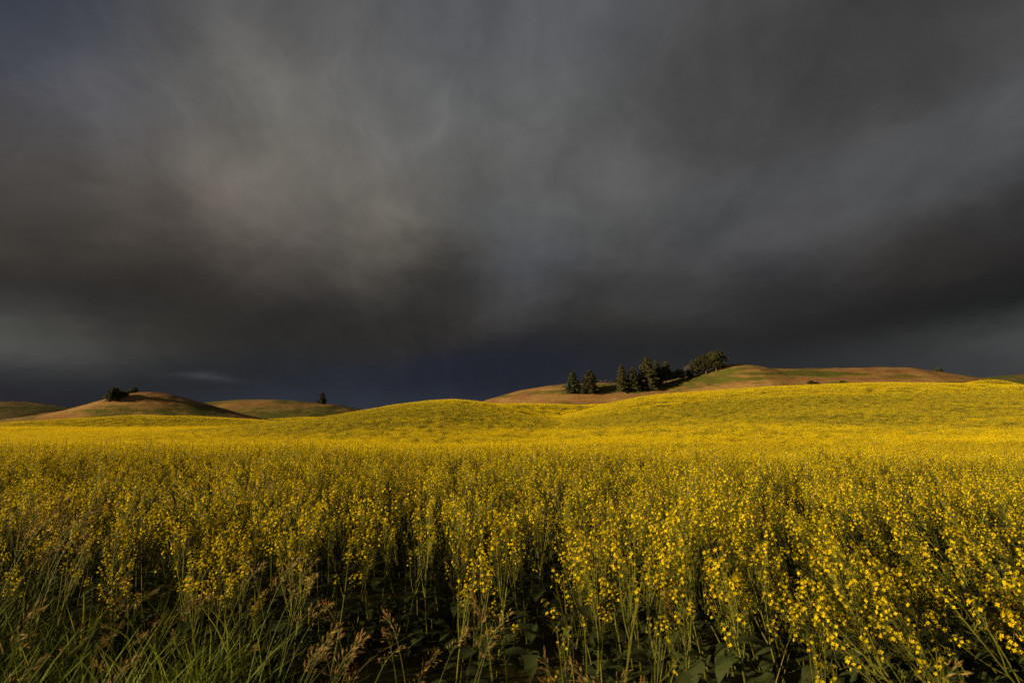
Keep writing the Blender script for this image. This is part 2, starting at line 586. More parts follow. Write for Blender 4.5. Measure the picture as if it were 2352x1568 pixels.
HC = Ridge([(1085, 935, 395), (1105, 925, 394), (1120, 918, 393), (1160, 906, 391), (1200, 896, 390), (1260, 886, 387), (1300, 882, 385), (1430, 879, 380),
            (1500, 880, 377), (1560, 869, 374), (1610, 857, 372), (1640, 846, 371), (1665, 838, 370), (1700, 837, 368), (1735, 842, 367), (1762, 848, 365),
            (1850, 847, 365), (1950, 845, 365), (2040, 844, 365), (2062, 844, 365), (2095, 850, 365), (2150, 857, 365), (2200, 865, 365), (2240, 875, 365),
            (2290, 890, 365), (2340, 908, 365)], 105, 150, 0, 3)
HD = Ridge([(0, 969, 330), (60, 962, 330), (130, 950, 330), (200, 936, 330), (245, 922, 330), (275, 912, 330), (300, 904.5, 330), (330, 900, 330), (360, 901, 330),
            (390, 906, 330), (420, 914, 330), (450, 923, 330), (490, 935, 330), (530, 948, 330), (580, 959, 330), (640, 967, 330), (700, 978, 330)], 62, 90, 0, 3)
HE = Ridge([(340, 965, 560), (400, 948, 560), (440, 935, 560), (470, 926, 560), (530, 920, 560), (600, 917, 560), (660, 919, 560), (720, 924, 560), (780, 930, 560),
            (820, 938, 560), (850, 945, 560), (900, 957, 560), (960, 972, 560)], 150, 150, 0, 4)
HF = Ridge([(-420, 960, 560), (-250, 938, 560), (-100, 927, 560), (0, 923, 560), (50, 922, 560), (100, 929, 560), (170, 940, 560), (230, 955, 560), (290, 972, 560)], 170, 150, 0, 4)
HG = Ridge([(2080, 905, 600), (2150, 882, 600), (2220, 869, 600), (2300, 863, 600), (2352, 860, 600), (2500, 856, 600), (2750, 856, 600), (2950, 880, 600)], 240, 200, 0, 4)


def hill_h(rd, x, y):
    x, y = np.asarray(x, float), np.asarray(y, float)
    rough = (fbm(x / 9 + 3, y / 9 + 8, 4) - 0.5) * 0.9
    h = rd.h(x, y)
    return h + rough * np.clip(h / 4, 0, 1) - 1.5 * np.clip(1 - h / 2.5, 0, 1) - 3 * (h <= 0.01)


def surf(x, y, hills=(HC, HD, HE, HF, HG)):
    z = ground(x, y)
    for h in hills:
        z = np.maximum(z, hill_h(h, x, y))
    return z


def hit(u, v, lo=15, hi=900, hills=(HC, HD, HE, HF, HG)):
    r = ray(u, v)
    d = np.arange(lo, hi, 0.5)
    z = CAMZ + r[2] * d
    s = surf(r[0] * d, d, hills)
    k = np.nonzero(s >= z)[0]
    dd = d[k[0]] if len(k) else None
    return None if dd is None else Vector((r[0] * dd, dd, float(s[k[0]])))


def grid_mesh(name, X, Y, Z, mat, close=False):
    ny, nx = X.shape
    v = np.stack([X.ravel(), Y.ravel(), Z.ravel()], 1)
    idx = np.arange(ny * nx).reshape(ny, nx)
    if close:
        idx = np.concatenate([idx, idx[:, :1]], 1)
    f = np.stack([idx[:-1, :-1].ravel(), idx[:-1, 1:].ravel(), idx[1:, 1:].ravel(), idx[1:, :-1].ravel()], 1)
    me = bpy.data.meshes.new(name)
    me.vertices.add(len(v))
    me.vertices.foreach_set('co', v.ravel())
    me.loops.add(f.size)
    me.loops.foreach_set('vertex_index', f.ravel())
    me.polygons.add(len(f))
    me.polygons.foreach_set('loop_start', np.arange(0, f.size, 4))
    me.polygons.foreach_set('use_smooth', np.ones(len(f), bool))
    me.materials.append(mat)
    me.update(calc_edges=True)
    o = bpy.data.objects.new(name, me)
    COL.objects.link(o)
    return o


# the ground sheet: a disc round the camera, finest in front of it
front = np.linspace(rad(-62), rad(62), 470)
back = np.linspace(rad(62), rad(298), 92)[1:-1]
ang = np.concatenate([front, back])
rr = np.concatenate([[0.02], np.geomspace(0.5, 700, 250), np.geomspace(760, 5000, 14)])
A, RR = np.meshgrid(ang, rr)
GX, GY = RR * np.sin(A), RR * np.cos(A)
# clockwise angle order -> flip so that normals point up
g_o = grid_mesh('ground', GX[:, ::-1], GY[:, ::-1], ground(GX, GY)[:, ::-1], M_SOIL, close=True)
tag(g_o, 'rolling field soil under the canola crop and verge', 'ground', kind='structure')


def gauss(x, y, cx, cy, sx, sy):
    return np.exp(-((x - cx) / sx) ** 2 - ((y - cy) / sy) ** 2)


def make_hill(rd, mat, label, green_base, patches, nx=230, ny=110):
    x = np.linspace(rd.x[0] - rd.edge, rd.x[-1] + rd.edge, nx)
    t = np.linspace(-1, 1, ny)
    X, T = np.meshgrid(x, t)
    _, yc = rd.crest(X)
    Y = yc + np.where(T < 0, T * rd.Lf, T * rd.Lb)
    Z = hill_h(rd, X, Y)
    o = grid_mesh('hill', X, Y, Z, mat)
    g = np.full(X.shape, green_base)
    for (u, v, su, sv, amp) in patches:
        p = hit(u, v, 100, 900, (rd,))
        if p is None:
            continue
        k = p.y / FPX
        g = g + amp * gauss(X, Z, p.x, p.z, su * k, sv * k)
    a = o.data.attributes.new('green', 'FLOAT', 'POINT')
    a.data.foreach_set('value', g.ravel().astype(np.float32))
    tag(o, label, 'hill', kind='structure')
    return o


make_hill(HC, M_HILL, 'long dry grass hill with green slope under the conifers on the right', 0.20,
          [(1330, 900, 90, 9, 0.75), (1410, 893, 50, 10, 0.9), (1540, 882, 70, 10, 0.9), (1610, 868, 60, 9, 0.9), (1690, 852, 60, 6, 0.6), (1850, 858, 120, 7, 0.75),
           (1700, 872, 80, 4, 0.35), (2080, 866, 40, 5, 0.5), (2200, 882, 70, 6, 0.5), (1240, 905, 70, 6, -0.1), (1900, 873, 260, 5, -0.5),
           (1500, 906, 120, 5, -0.6), (1200, 918, 130, 6, -0.5), (1980, 853, 60, 4, -0.3)], 300, 120)
make_hill(HD, M_HILL, 'round dry grass hill with two trees on its left shoulder', 0.27,
          [(330, 943, 200, 9, 0.55), (330, 915, 60, 9, -0.4), (200, 938, 60, 3, -0.4)])
make_hill(HE, M_HILL, 'far low hill crossed by pale streaks with one lone conifer', 0.62,
          [(700, 930, 120, 4, -0.5), (620, 935, 70, 7, 0.1), (755, 938, 30, 6, 0.4), (800, 940, 20, 5, -0.4), (600, 919, 120, 3, -0.1)])
make_hill(HF, M_HILLG, 'far green hill with dry brown cap at the left edge', 0.6,
          [(50, 926, 90, 5, -0.75)])
make_hill(HG, M_HILLG, 'distant dark green hill beyond the crop on the right edge', 0.75,
          [(2330, 862, 160, 3.0, -0.45)])


# ------------------------------------------------------------------ canola plants
def petal_flower(mb, c, n, s, mi):
    n = n.normalized()
    a = n.orthogonal().normalized()
    b = n.cross(a)
    th = R.uniform(0, 6.28)
    for k in range(4):
        t1 = th + k * math.pi / 2
        d = a * math.cos(t1) + b * math.sin(t1)
        e = a * math.cos(t1 + 1.57) + b * math.sin(t1 + 1.57)
        tip = c + d * s + n * s * 0.15
        m1 = c + d * s * 0.72 + e * s * 0.42 + n * s * 0.22
        m2 = c + d * s * 0.72 - e * s * 0.42 + n * s * 0.22
        mb.add([c, m1, tip, m2], [(0, 1, 2, 3)], mi)


def bud(mb, c, d, l, w, mi):
    d = d.normalized()
    a = d.orthogonal().normalized()
    b = d.cross(a)
    vs = [c] + [c + d * l * 0.5 + (a * math.cos(k * 2.094) + b * math.sin(k * 2.094)) * w for k in range(3)] + [c + d * l]
    mb.add(vs, [(0, 1, 2), (0, 2, 3), (0, 3, 1), (4, 2, 1), (4, 3, 2), (4, 1, 3)], mi)


def bez(p0, p1, p2, n):
    return [p0 * (1 - t) ** 2 + p1 * 2 * t * (1 - t) + p2 * t * t for t in [i / n for i in range(n + 1)]]


def raceme(tip, axis, ln, nfl, size):
    """one flower head: open flowers in a loose spiral below a knot of buds; slots 0 petal 1 bud 2 stem"""
    mb = MB()
    ax = axis.normalized()
    a = ax.orthogonal().normalized()
    b = ax.cross(a)
    th = R.uniform(0, 6.28)
    for i in range(nfl):
        t = ((i + R.random() * 0.7) / nfl) ** 1.25
        th += 2.4 + R.uniform(-.4, .4)
        out = a * math.cos(th) + b * math.sin(th)
        base = tip - ax * ln * t
        pl = R.uniform(0.010, 0.022) * (0.6 + 0.8 * t)
        c = base + out * pl + ax * pl * 0.6
        mb.tube([base, c], [0.0009, 0.0006], 3, 2)
        if t > 0.75 and R.random() < 0.35:
            bud(mb, c, out + ax, 0.016, 0.0016, 2)
        else:
            petal_flower(mb, c, out * 0.8 + ax * R.uniform(0.2, 1.1) + rv(0.35), size * R.uniform(0.8, 1.15), 0)
    for i in range(R.randint(3, 6)):
        th = R.uniform(0, 6.28)
        out = a * math.cos(th) + b * math.sin(th)
        p0 = tip - ax * (ln + R.uniform(.0, .10))
        mb.tube([p0, p0 + out * .014 + ax * .006, p0 + out * .030 + ax * R.uniform(.03, .05)], [.0006, .0012, .0004], 3, 2)
    for i in range(9):
        th = i * 2.4
        out = a * math.cos(th) + b * math.sin(th)
        bud(mb, tip + out * 0.006 + ax * (0.002 * i % 0.01), ax + out * 0.6, 0.009, 0.0022, 1)
    return mb


def leaf_mesh(base, az_, ln, w, droop):
    """a broad wavy canola leaf with stalk and midrib fold"""
    mb = MB()
    d = Vector((math.cos(az_), math.sin(az_), 0))
    s = Vector((-d.y, d.x, 0))
    n = 6
    rows = []
    for i in range(n + 1):
        t = i / n
        p = base + d * ln * t + Vector((0, 0, ln * (0.55 * t - droop * t * t)))
        prof = (0.10 if t < 0.18 else math.sin(math.pi * min(1, (t - 0.10) / 0.90)) ** 0.7)
        ww = w * prof * (1 + R.uniform(-.22, .22))
        up = Vector((0, 0, 0.25 * ww))
        rows.append((p + s * ww + up + rv(0.1 * ww), p, p - s * ww + up + rv(0.1 * ww)))
    vs = [q for r_ in rows for q in r_]
    fs = []
    for i in range(n):
        for k in (0, 1):
            fs.append((i * 3 + k, i * 3 + k + 1, i * 3 + 4 + k, i * 3 + 3 + k))
    mb.add(vs, fs, 0)
    return mb


def canola(seed, H=1.12, nb=5, leaves=5, nfl=(9, 15), fsize=0.0095):
    R.seed(seed)
    stem, heads, lvs = MB(), [], []
    top = Vector((R.uniform(-.05, .05), R.uniform(-.05, .05), H))
    main = bez(Vector((0, 0, 0)), Vector((R.uniform(-.06, .06), R.uniform(-.06, .06), H * 0.55)), top, 7)
    stem.tube(main, [0.0052 - 0.0005 * i for i in range(8)], 4, 0)
    tips = [(top, main[-1] - main[-2], R.uniform(0.10, 0.20))]
    az_ = R.uniform(0, 6.28)
    for k in range(nb):
        t = 0.36 + 0.42 * (k + R.random()) / nb
        i = min(6, int(t * 7))
        p0 = main[i].lerp(main[i + 1], t * 7 - i)
        az_ += 2.4 + R.uniform(-.5, .5)
        d = Vector((math.cos(az_), math.sin(az_), 0))
        zt = H * R.uniform(0.74, 1.0)
        o = R.uniform(0.03, 0.10)
        p2 = p0 + d * o
        p2.z = max(zt, p0.z + 0.15)
        p1 = p0 + d * o * 0.75 + Vector((0, 0, (p2.z - p0.z) * 0.4))
        br = bez(p0, p1, p2, 4)
        stem.tube(br, [0.0028, 0.0026, 0.0023, 0.0019, 0.0014], 3, 0)
        tips.append((p2, br[-1] - br[-2], R.uniform(0.07, 0.16)))
        # narrow upper leaf at the fork
        lf = leaf_mesh(p0, az_ + R.uniform(-.3, .3), R.uniform(.05, .09), R.uniform(.007, .012), 0.5)
        stem.merge(lf, {0: 1})
        # seed pods under the open flowers
        for q in range(R.randint(3, 6)):
            tt = R.uniform(0.35, 0.8)
            j = min(3, int(tt * 4))
            b0 = br[j].lerp(br[j + 1], tt * 4 - j)
            dd = (rv() + Vector((0, 0, .9))).normalized()
            stem.tube([b0, b0 + dd * 0.02, b0 + dd * R.uniform(.045, .06) + Vector((0, 0, .012))], [0.0007, 0.0013, 0.0005], 3, 0)
    for (p, ax, ln) in tips:
        heads.append(raceme(p, ax, ln, R.randint(*nfl), fsize))
    for k in range(leaves):
        az_ += 2.2 + R.uniform(-.4, .4)
        z = H * R.uniform(0.10, 0.55)
        lvs.append(leaf_mesh(Vector((main[0].x, main[0].y, z)), az_, R.uniform(.14, .25), R.uniform(.035, .062), R.uniform(.5, 1.1)))
    return stem, heads, lvs


NVAR = 7
VAR = [canola(100 + i, H=1.0 + 0.05 * (i % 4), nb=5 + i % 3, leaves=4 + i % 2, nfl=((6, 11), (5, 9), (7, 12))[i % 3] if i != 6 else (3, 5)) for i in range(NVAR)]
HM = [M_PETAL, M_BUD, M_STEM]
VARH = [1.0 + 0.05 * (i % 4) for i in range(NVAR)]
SRC_OBJS = []            # scatter sources, in pick order


def src(mb, mats, smooth=False):
    o = mb.build('canola_source_%02d' % len(SRC_OBJS), mats, None, smooth, link=False)
    SRC_OBJS.append(o)
    return len(SRC_OBJS) - 1


FM = [M_PETAL, M_BUD, M_STEM, M_LEAF]
ID1 = []
for (s_, h_, l_) in VAR:
    mb = MB()
    mb.merge(s_, {0: 2, 1: 3})
    for q in h_:
        mb.merge(q)
    for q in l_:
        mb.merge(q, {0: 3})
    ID1.append(src(mb, FM))


def rquad(mb, c, s, mi, nup=0.3):
    n = rv() + Vector((0, 0, nup))
    a = n.orthogonal().normalized()
    b = n.cross(a).normalized()
    th = R.uniform(0, 6.28)
    d, e = a * math.cos(th) + b * math.sin(th), b * math.cos(th) - a * math.sin(th)
    mb.add([c + d * s, c + e * s * .8, c - d * s, c - e * s * .8], [(0, 1, 2, 3)], mi)


def vstrip(mb, p, q, w, mi):
    d = rv(1.0)
    d.z = 0
    d = d.normalized() * w
    mb.add([p - d, p + d, q + d * .5, q - d * .5], [(0, 1, 2, 3)], mi)


def canola_mid(seed):
    R.seed(seed)
    mb = MB()
    H = R.uniform(1.0, 1.16)
    vstrip(mb, Vector((0, 0, 0)), Vector((0, 0, H)), 0.006, 2)
    for k in range(6):
        a_ = R.uniform(0, 6.28)
        o = 0 if k == 0 else R.uniform(.03, .10)
        tip = Vector((math.cos(a_) * o, math.sin(a_) * o, H if k == 0 else H * R.uniform(.78, 1.0)))
        vstrip(mb, Vector((tip.x * .3, tip.y * .3, H * .45)), tip, 0.0035, 2)
        ln = R.uniform(.08, .18)
        for j in range(9):
            p = tip - Vector((0, 0, ln * R.random())) + rv(0.018)
            rquad(mb, p, R.uniform(.0085, .0125), 0)
        rquad(mb, tip + Vector((0, 0, .008)), 0.008, 1)
    for k in range(4):
        a_ = R.uniform(0, 6.28)
        b0 = Vector((0, 0, R.uniform(.15, .6)))
        d = Vector((math.cos(a_), math.sin(a_), R.uniform(-.3, .5)))
        s = Vector((-d.y, d.x, 0)) * 0.03
        mb.add([b0, b0 + d * .08 + s, b0 + d * .17, b0 + d * .08 - s], [(0, 1, 2, 3)], 3)
    return mb


ID2 = [src(canola_mid(300 + i), FM) for i in range(6)]


def canola_patch(seed, size, nflow, fs, nstem, sw, nleaf):
    """a square of crop far away: many heads spread through the upper third over stems and leaves"""
    R.seed(seed)
    mb = MB()
    ncl = max(8, int(nflow / 6))
    cl = [(R.uniform(-.5, .5) * size, R.uniform(-.5, .5) * size, R.uniform(.86, 1.12)) for _ in range(ncl)]
    for i in range(nflow):
        x, y, h = cl[i % ncl]
        rquad(mb, Vector((x + R.gauss(0, .12), y + R.gauss(0, .12), h - abs(R.gauss(0, .11)))), fs * R.uniform(.7, 1.25), 0, 0.2)
    for i in range(nstem):
        x, y = R.uniform(-.5, .5) * size, R.uniform(-.5, .5) * size
        vstrip(mb, Vector((x, y, .1)), Vector((x + R.uniform(-.06, .06), y + R.uniform(-.06, .06), R.uniform(.85, 1.08))), sw, 2)
    for i in range(nleaf):
        rquad(mb, Vector((R.uniform(-.5, .5) * size, R.uniform(-.5, .5) * size, R.uniform(.15, .7))), R.uniform(.06, .12), 3, .5)
    return mb


ID3 = [src(canola_patch(400 + i, 1.0, 420, 0.018, 50, 0.005, 24), FM) for i in range(5)]
ID4 = [src(canola_patch(500 + i, 2.6, 900, 0.040, 90, 0.010, 50), FM) for i in range(5)]
ID3S = [src(canola_patch(600 + i, 1.0, 170, 0.016, 60, 0.005, 34), FM) for i in range(3)]       # thinner bloom
ID4S = [src(canola_patch(650 + i, 2.6, 520, 0.026, 100, 0.009, 70), FM) for i in range(4)]


def lean_for(x, y):
    """the crop leans: towards the left at the right-hand side, a touch rightwards on the left"""
    s = x / np.maximum(y, 0.8)
    return -0.58 * sstep(0.12, 0.85, s) * sstep(14, 3, y) + 0.10 * sstep(-0.2, -0.8, s) * sstep(12, 4, y) - 0.03


def jitter_grid(x0, x1, y0, y1, step):
    nx, ny = int((x1 - x0) / step), int((y1 - y0) / step)
    X, Y = np.meshgrid(np.arange(nx), np.arange(ny))
    X = x0 + (X.ravel() + rng.random(nx * ny)) * step
    Y = y0 + (Y.ravel() + rng.random(nx * ny)) * step
    return X, Y


def spin_then_lean(rx, ry, rz):
    """Euler XYZ angles of: spin about the own axis first, then lean about Y and X"""
    cx, sx, cy, sy, cz, sz_ = np.cos(rx), np.sin(rx), np.cos(ry), np.sin(ry), np.cos(rz), np.sin(rz)
    m00, m10 = cy * cz, sx * sy * cz + cx * sz_
    m20, m21, m22 = -cx * sy * cz + sx * sz_, cx * sy * sz_ + sx * cz, cx * cy
    return np.arctan2(m21, m22), -np.arcsin(np.clip(m20, -1, 1)), np.arctan2(m10, m00)


# scatter rows: x y z rx ry rz sx sy sz idx


def lay(x, y, ids, smin, smax_, lean=0.06, conform=False, hmul=None):
    n = len(x)
    z = ground(x, y) - 0.01
    rx, ry, rz = rng.normal(0, lean, n), rng.normal(0, lean, n) + lean_for(x, y), rng.random(n) * 6.283
    if conform:
        e = 0.8
        gx = (ground(x + e, y) - ground(x - e, y)) / (2 * e)
        gy = (ground(x, y + e) - ground(x, y - e)) / (2 * e)
        rx, ry = np.arctan(gy), -np.arctan(gx)
    lay.lean = ry.copy()
    rx, ry, rz = spin_then_lean(rx, ry, rz)
    s = rng.uniform(smin, smax_, n)
    sz = s if hmul is None else s * hmul
    return np.stack([x, y, z, rx, ry, rz, s, s, sz, rng.choice(ids, n)], 1)


# near rows, single plants
X, Y = jitter_grid(-18, 18, 1.0, 14.0, 0.188)
w = (np.abs(X) < 0.98 * Y + 0.9) & (Y > edge_y(X) + rng.normal(0, 0.12, len(X))) & (fbm(X / 0.9, Y / 0.9, 2) + rng.random(len(X)) * .5 > 0.52 + .07 * sstep(7, 3.2, Y) + .06 * sstep(.25, .7, X / Y) * sstep(6, 3, Y))
near = lay(X[w], Y[w], ID1[:6], 0.76, 1.08, 0.10, hmul=(0.82 + 0.34 * fbm(X[w] / 1.1 + 5, Y[w] / 1.1, 2)) * rng.uniform(.9, 1.08, int(w.sum())))
near_lean = lay.lean
sw = rng.random(len(near)) < .7 * sstep(.2, .7, near[:, 0] / near[:, 1]) * sstep(6, 3, near[:, 1])
near[sw, 9] = rng.choice([ID1[1], ID1[4]], int(sw.sum()))
front_short = sstep(0.7, 0.0, near[:, 1] - edge_y(near[:, 0]))
near[:, 8] *= 1 - 0.20 * front_short * (0.3 + 0.7 * rng.random(len(near)))
# middle distance
X, Y = jitter_grid(-46, 46, 13.9, 46, 0.195)
w = (np.abs(X) < 0.97 * Y + 2) & (fbm(X / 1.4, Y / 1.4, 2) + rng.random(len(X)) * .5 > 0.52)
mid = lay(X[w], Y[w], ID2, 0.85, 1.15, 0.07, hmul=0.78 + 0.44 * fbm(X[w] / 2.2 + 5, Y[w] / 2.2, 3))
# far crop in patches


def thin(x, y, k):
    """drill rows and thin streaks on the slopes, along the contour"""
    return fbm(x / 16 + 3, y / 2.6 + 1, 4) * 0.6 + fbm(x / 30 + 50, y / 30 + 9, 3) * 0.6 + rng.random(len(x)) * k


def steep(x, y):
    e = 3.0
    return np.hypot(ground(x + e, y) - ground(x - e, y), ground(x, y + e) - ground(x, y - e)) / (2 * e)


def bloom_lay(x, y, dense, sparse, a, b):
    """the bloom is thinner on the steep slopes and in a few set zones than on crests and flats, in streaks"""
    s = lay(x, y, dense, a, b, conform=True)
    k = sstep(0.015, 0.10, steep(x, y)) * 0.85 + (fbm(x / 22 + 7, y / 4 + 2, 4) - 0.5) * 1.1
    for cx, cy, sx, sy, am in ((-42, 128, 46, 40, .42), (85, 135, 75, 62, .42), (150, 125, 70, 62, .40), (-150, 238, 75, 34, .75), (-135, 375, 70, 55, .7)):
        k = k + am * np.exp(-((x - cx) / sx) ** 2 - ((y - cy) / sy) ** 2)
    t = rng.random(len(x)) < k
    s[t, 9] = rng.choice(sparse, int(t.sum()))
    return s


X, Y = jitter_grid(-130, 130, 45.5, 130, 0.86)
w = (np.abs(X) < 0.96 * Y + 3) & (thin(X, Y, 0.5) > 0.56)
far1 = bloom_lay(X[w], Y[w], ID3, ID3S, 0.9, 1.25)
X, Y = jitter_grid(-430, 430, 130, 450, 2.1)
w = (np.abs(X) < 0.95 * Y + 4) & (thin(X, Y, 0.5) > 0.56)
X, Y = X[w], Y[w]
hz = np.max([hill_h(h, X, Y) for h in (HC, HD, HE, HF, HG)], 0)
w = ground(X, Y) > hz + 0.1
far2 = bloom_lay(X[w], Y[w], ID4, ID4S, 0.9, 1.2)

# the 300 plants that show largest become things of their own
inview = np.abs(near[:, 0]) < 0.93 * near[:, 1] + 0.1
order = np.argsort(np.where(inview, np.hypot(near[:, 0], near[:, 1]), 1e9))
first, rest = near[order[:300]], near[order[300:]]
first_lean = near_lean[order[:300]]
GROUP = 'canola plants in the front rows'
PROTO = []
for i, (s_, h_, l_) in enumerate(VAR):
    PROTO.append((s_.mesh('stem', [M_STEM, M_LEAF]), [q.mesh('flower_head', HM) for q in h_], [q.mesh('leaf', [M_LEAF], True) for q in l_]))


def place_plant(row, label, group=GROUP, k=None):
    k = int(row[9]) if k is None else k
    st, hd, lf = PROTO[k]
    t = empty('canola_plant', row[:3], row[3:6], row[6:9])
    tag(t, label, 'canola plant', group)
    for nm, ms in (('stem', [st]), ('flower_head', hd), ('leaf', lf)):
        for m in ms:
            o = bpy.data.objects.new(nm, m)
            COL.objects.link(o)
            o.parent = t
    return t


MARKS = [(-.80, 'at the far left edge'), (-.60, 'below the round left hill'), (-.40, 'left of the lone far conifer'),
         (-.22, 'below the lone far conifer'), (-.02, 'below the middle crop swell'), (.10, 'left of the two apart spruces'),
         (.18, 'below the two apart spruces'), (.28, 'below the conifer grove'), (.38, 'below the hilltop pines'),
         (.50, 'right of the hilltop pines'), (.64, 'below the lone hill shrub'),
         (.78, 'right of the lone hill shrub'), (9, 'at the far right edge')]
for row, lean_y in zip(first, first_lean):
    s = row[0] / row[1]
    mk = next(m for lim, m in MARKS if s < lim)
    dep = row[1] - float(edge_y(row[0]))
    dp = 'foremost' if dep < .25 else 'second row' if dep < .6 else 'third row' if dep < 1.0 else 'further back'
    ht = 'short' if row[8] * VARH[int(row[9])] < .86 else 'medium' if row[8] * VARH[int(row[9])] < .99 else 'tall'
    ln = 'left leaning' if lean_y < -.14 else 'right leaning' if lean_y > .10 else 'upright'
    place_plant(row, f'{dp} {ht} {ln} yellow canola plant {mk}', GROUP)


# low sparse plants at the foot of the crop
for (u, v, d, s, lb) in [(1460, 1420, 2.5, .80, 'small sparse canola plant with scattered single flowers low at the bottom centre right'),
                         (1330, 1440, 2.5, .74, 'low straggling canola plant right of the tall tan brome head'),
                         (1850, 1490, 2.15, .80, 'low canola plant with a bright flower knot at the bottom right'),
                         (2060, 1500, 1.9, .80, 'short canola plant with a few flowers near the bottom right corner'),
                         (1960, 1540, 1.9, .70, 'short dim canola plant in shade at the bottom edge on the right')]:
    p = at(u, v, d)
    g = float(ground(p.x, p.y))
    s = max(.45, (p.z - g) / 1.05)
    place_plant([p.x, p.y, g - 0.01, 0.1, -0.15, R.uniform(0, 6), s, s, s, 0], lb, 'low canola plants at the foot of the crop', 6)


def scatter(name, rows, objs, label, cat=None):
    c = bpy.data.collections.new(name + '_sources')
    for o in objs:
        c.objects.link(o)
    me = bpy.data.meshes.new(name)
    n = len(rows)
    me.vertices.add(n)
    me.vertices.foreach_set('co', rows[:, :3].astype(np.float32).ravel())
    for nm, tp, sl in (('rot', 'FLOAT_VECTOR', slice(3, 6)), ('scl', 'FLOAT_VECTOR', slice(6, 9))):
        a = me.attributes.new(nm, tp, 'POINT')
        a.data.foreach_set('vector', rows[:, sl].astype(np.float32).ravel())
    a = me.attributes.new('pick', 'INT', 'POINT')
    a.data.foreach_set('value', rows[:, 9].astype(np.int32))
    o = bpy.data.objects.new(name, me)
    COL.objects.link(o)
    ng = bpy.data.node_groups.new(name, 'GeometryNodeTree')
    ng.interface.new_socket('Geometry', in_out='INPUT', socket_type='NodeSocketGeometry')
    ng.interface.new_socket('Geometry', in_out='OUTPUT', socket_type='NodeSocketGeometry')
    nn = ng.nodes.new
    gi, go = nn('NodeGroupInput'), nn('NodeGroupOutput')
    ip = nn('GeometryNodeInstanceOnPoints')
    ci = nn('GeometryNodeCollectionInfo')
    ci.inputs['Collection'].default_value = c
    ci.inputs['Separate Children'].default_value = True
    ci.inputs['Reset Children'].default_value = True
    na = []
    for nm, dt in (('rot', 'FLOAT_VECTOR'), ('scl', 'FLOAT_VECTOR'), ('pick', 'INT')):
        q = nn('GeometryNodeInputNamedAttribute')
        q.data_type = dt
        q.inputs['Name'].default_value = nm
        na.append([s for s in q.outputs if s.enabled and s.name == 'Attribute'][0])
    er = nn('FunctionNodeEulerToRotation')
    lk = ng.links.new
    lk(na[0], er.inputs[0])
    lk(gi.outputs[0], ip.inputs['Points'])
    lk(ci.outputs[0], ip.inputs['Instance'])
    ip.inputs['Pick Instance'].default_value = True
    lk(na[2], ip.inputs['Instance Index'])
    lk(er.outputs[0], ip.inputs['Rotation'])
    lk(na[1], ip.inputs['Scale'])
    lk(ip.outputs[0], go.inputs[0])
    md = o.modifiers.new('scatter', 'NODES')
    md.node_group = ng
    tag(o, label, cat, kind='stuff')
    return o


scatter('canola_crop', np.concatenate([rest, mid, far1, far2]), SRC_OBJS,
        'yellow flowering canola crop covering the field and swells to the hills', 'crop')


# ------------------------------------------------------------------ verge grass (stuff) and brome stalks (things)
def blade(mb, base, az_, ln, w, bend, mi):
    d = Vector((math.cos(az_), math.sin(az_), 0))
    s = Vector((-d.y, d.x, 0))
    vs = []
    n = 4
    for i in range(n + 1):
        t = i / n
        p = base + d * ln * bend * t * t + Vector((0, 0, ln * (t - 0.35 * bend * t * t)))
        ww = w * (1 - t) ** 0.6 * 0.5 + 0.0004
        vs += [p - s * ww, p + s * ww]
    mb.add(vs, [(2 * i, 2 * i + 1, 2 * i + 3, 2 * i + 2) for i in range(n)], mi)


GS = []
for k in range(6):
    R.seed(700 + k)
    mb = MB()
    for i in range(9 if k == 0 else 16):
        blade(mb, Vector((R.gauss(0, .035), R.gauss(0, .035), 0)), R.uniform(0, 6.28), R.uniform(.34, .68) if k == 0 else R.uniform(.28, .62), R.uniform(.009, .015) if k == 0 else R.uniform(.004, .009) if k < 4 else R.uniform(.002, .004),
              R.uniform(.15, .8), (2 if k == 0 else 0) if (k < 4 or R.random() < .4) else 1)
    GS.append(mb.build('grass_source_%02d' % k, [M_GRASS, M_DRY, M_BLADE_LIT], None, True, link=False))
X, Y = jitter_grid(-7, 4.5, 0.75, 6.0, 0.10)
dens = (sstep(-0.1, -2.0, X + 0.15 * Y) * 0.75 + 0.02) * np.where(fbm(X / .5, Y / .5, 2) > .5, 1.0, .22)
w = (np.abs(X) < 0.95 * Y + 0.35) & (Y < edge_y(X) + 0.25) & (rng.random(len(X)) < dens)
X, Y = X[w], Y[w]
X2, Y2 = jitter_grid(-8, 1, -2.5, 4.2, 0.13)  # verge grass out of view on the left, added to shade the crop front
w = (X2 < -0.98 * np.abs(Y2) - 0.75) & (X2 < -1.0) & (Y2 < edge_y(X2))
X, Y = np.concatenate([X, X2[w]]), np.concatenate([Y, Y2[w]])
n = len(X)
tall = np.where(np.arange(n) >= n - int(w.sum()), 1.45, 1.0)  # the unseen tufts are made taller so their shade reaches the crop
s = tall * rng.uniform(.7, 1.25, n) * (0.75 + 0.5 * fbm(X / .8, Y / .8, 2))
gx_, gy_, gz_ = spin_then_lean(rng.normal(0, .09, n), rng.normal(.14, .11, n), rng.random(n) * 6.283)
rows = np.stack([X, Y, ground(X, Y) - .01, gx_, gy_, gz_, s, s, s, np.where(rng.random(n) < sstep(-0.7, -1.5, X + .2 * (Y - 2)) * .6, 0, rng.choice([1, 2, 3, 4, 5], n))], 1)
scatter('verge_grass', rows, GS, 'green and dry grass of the verge at the lower left', 'grass')


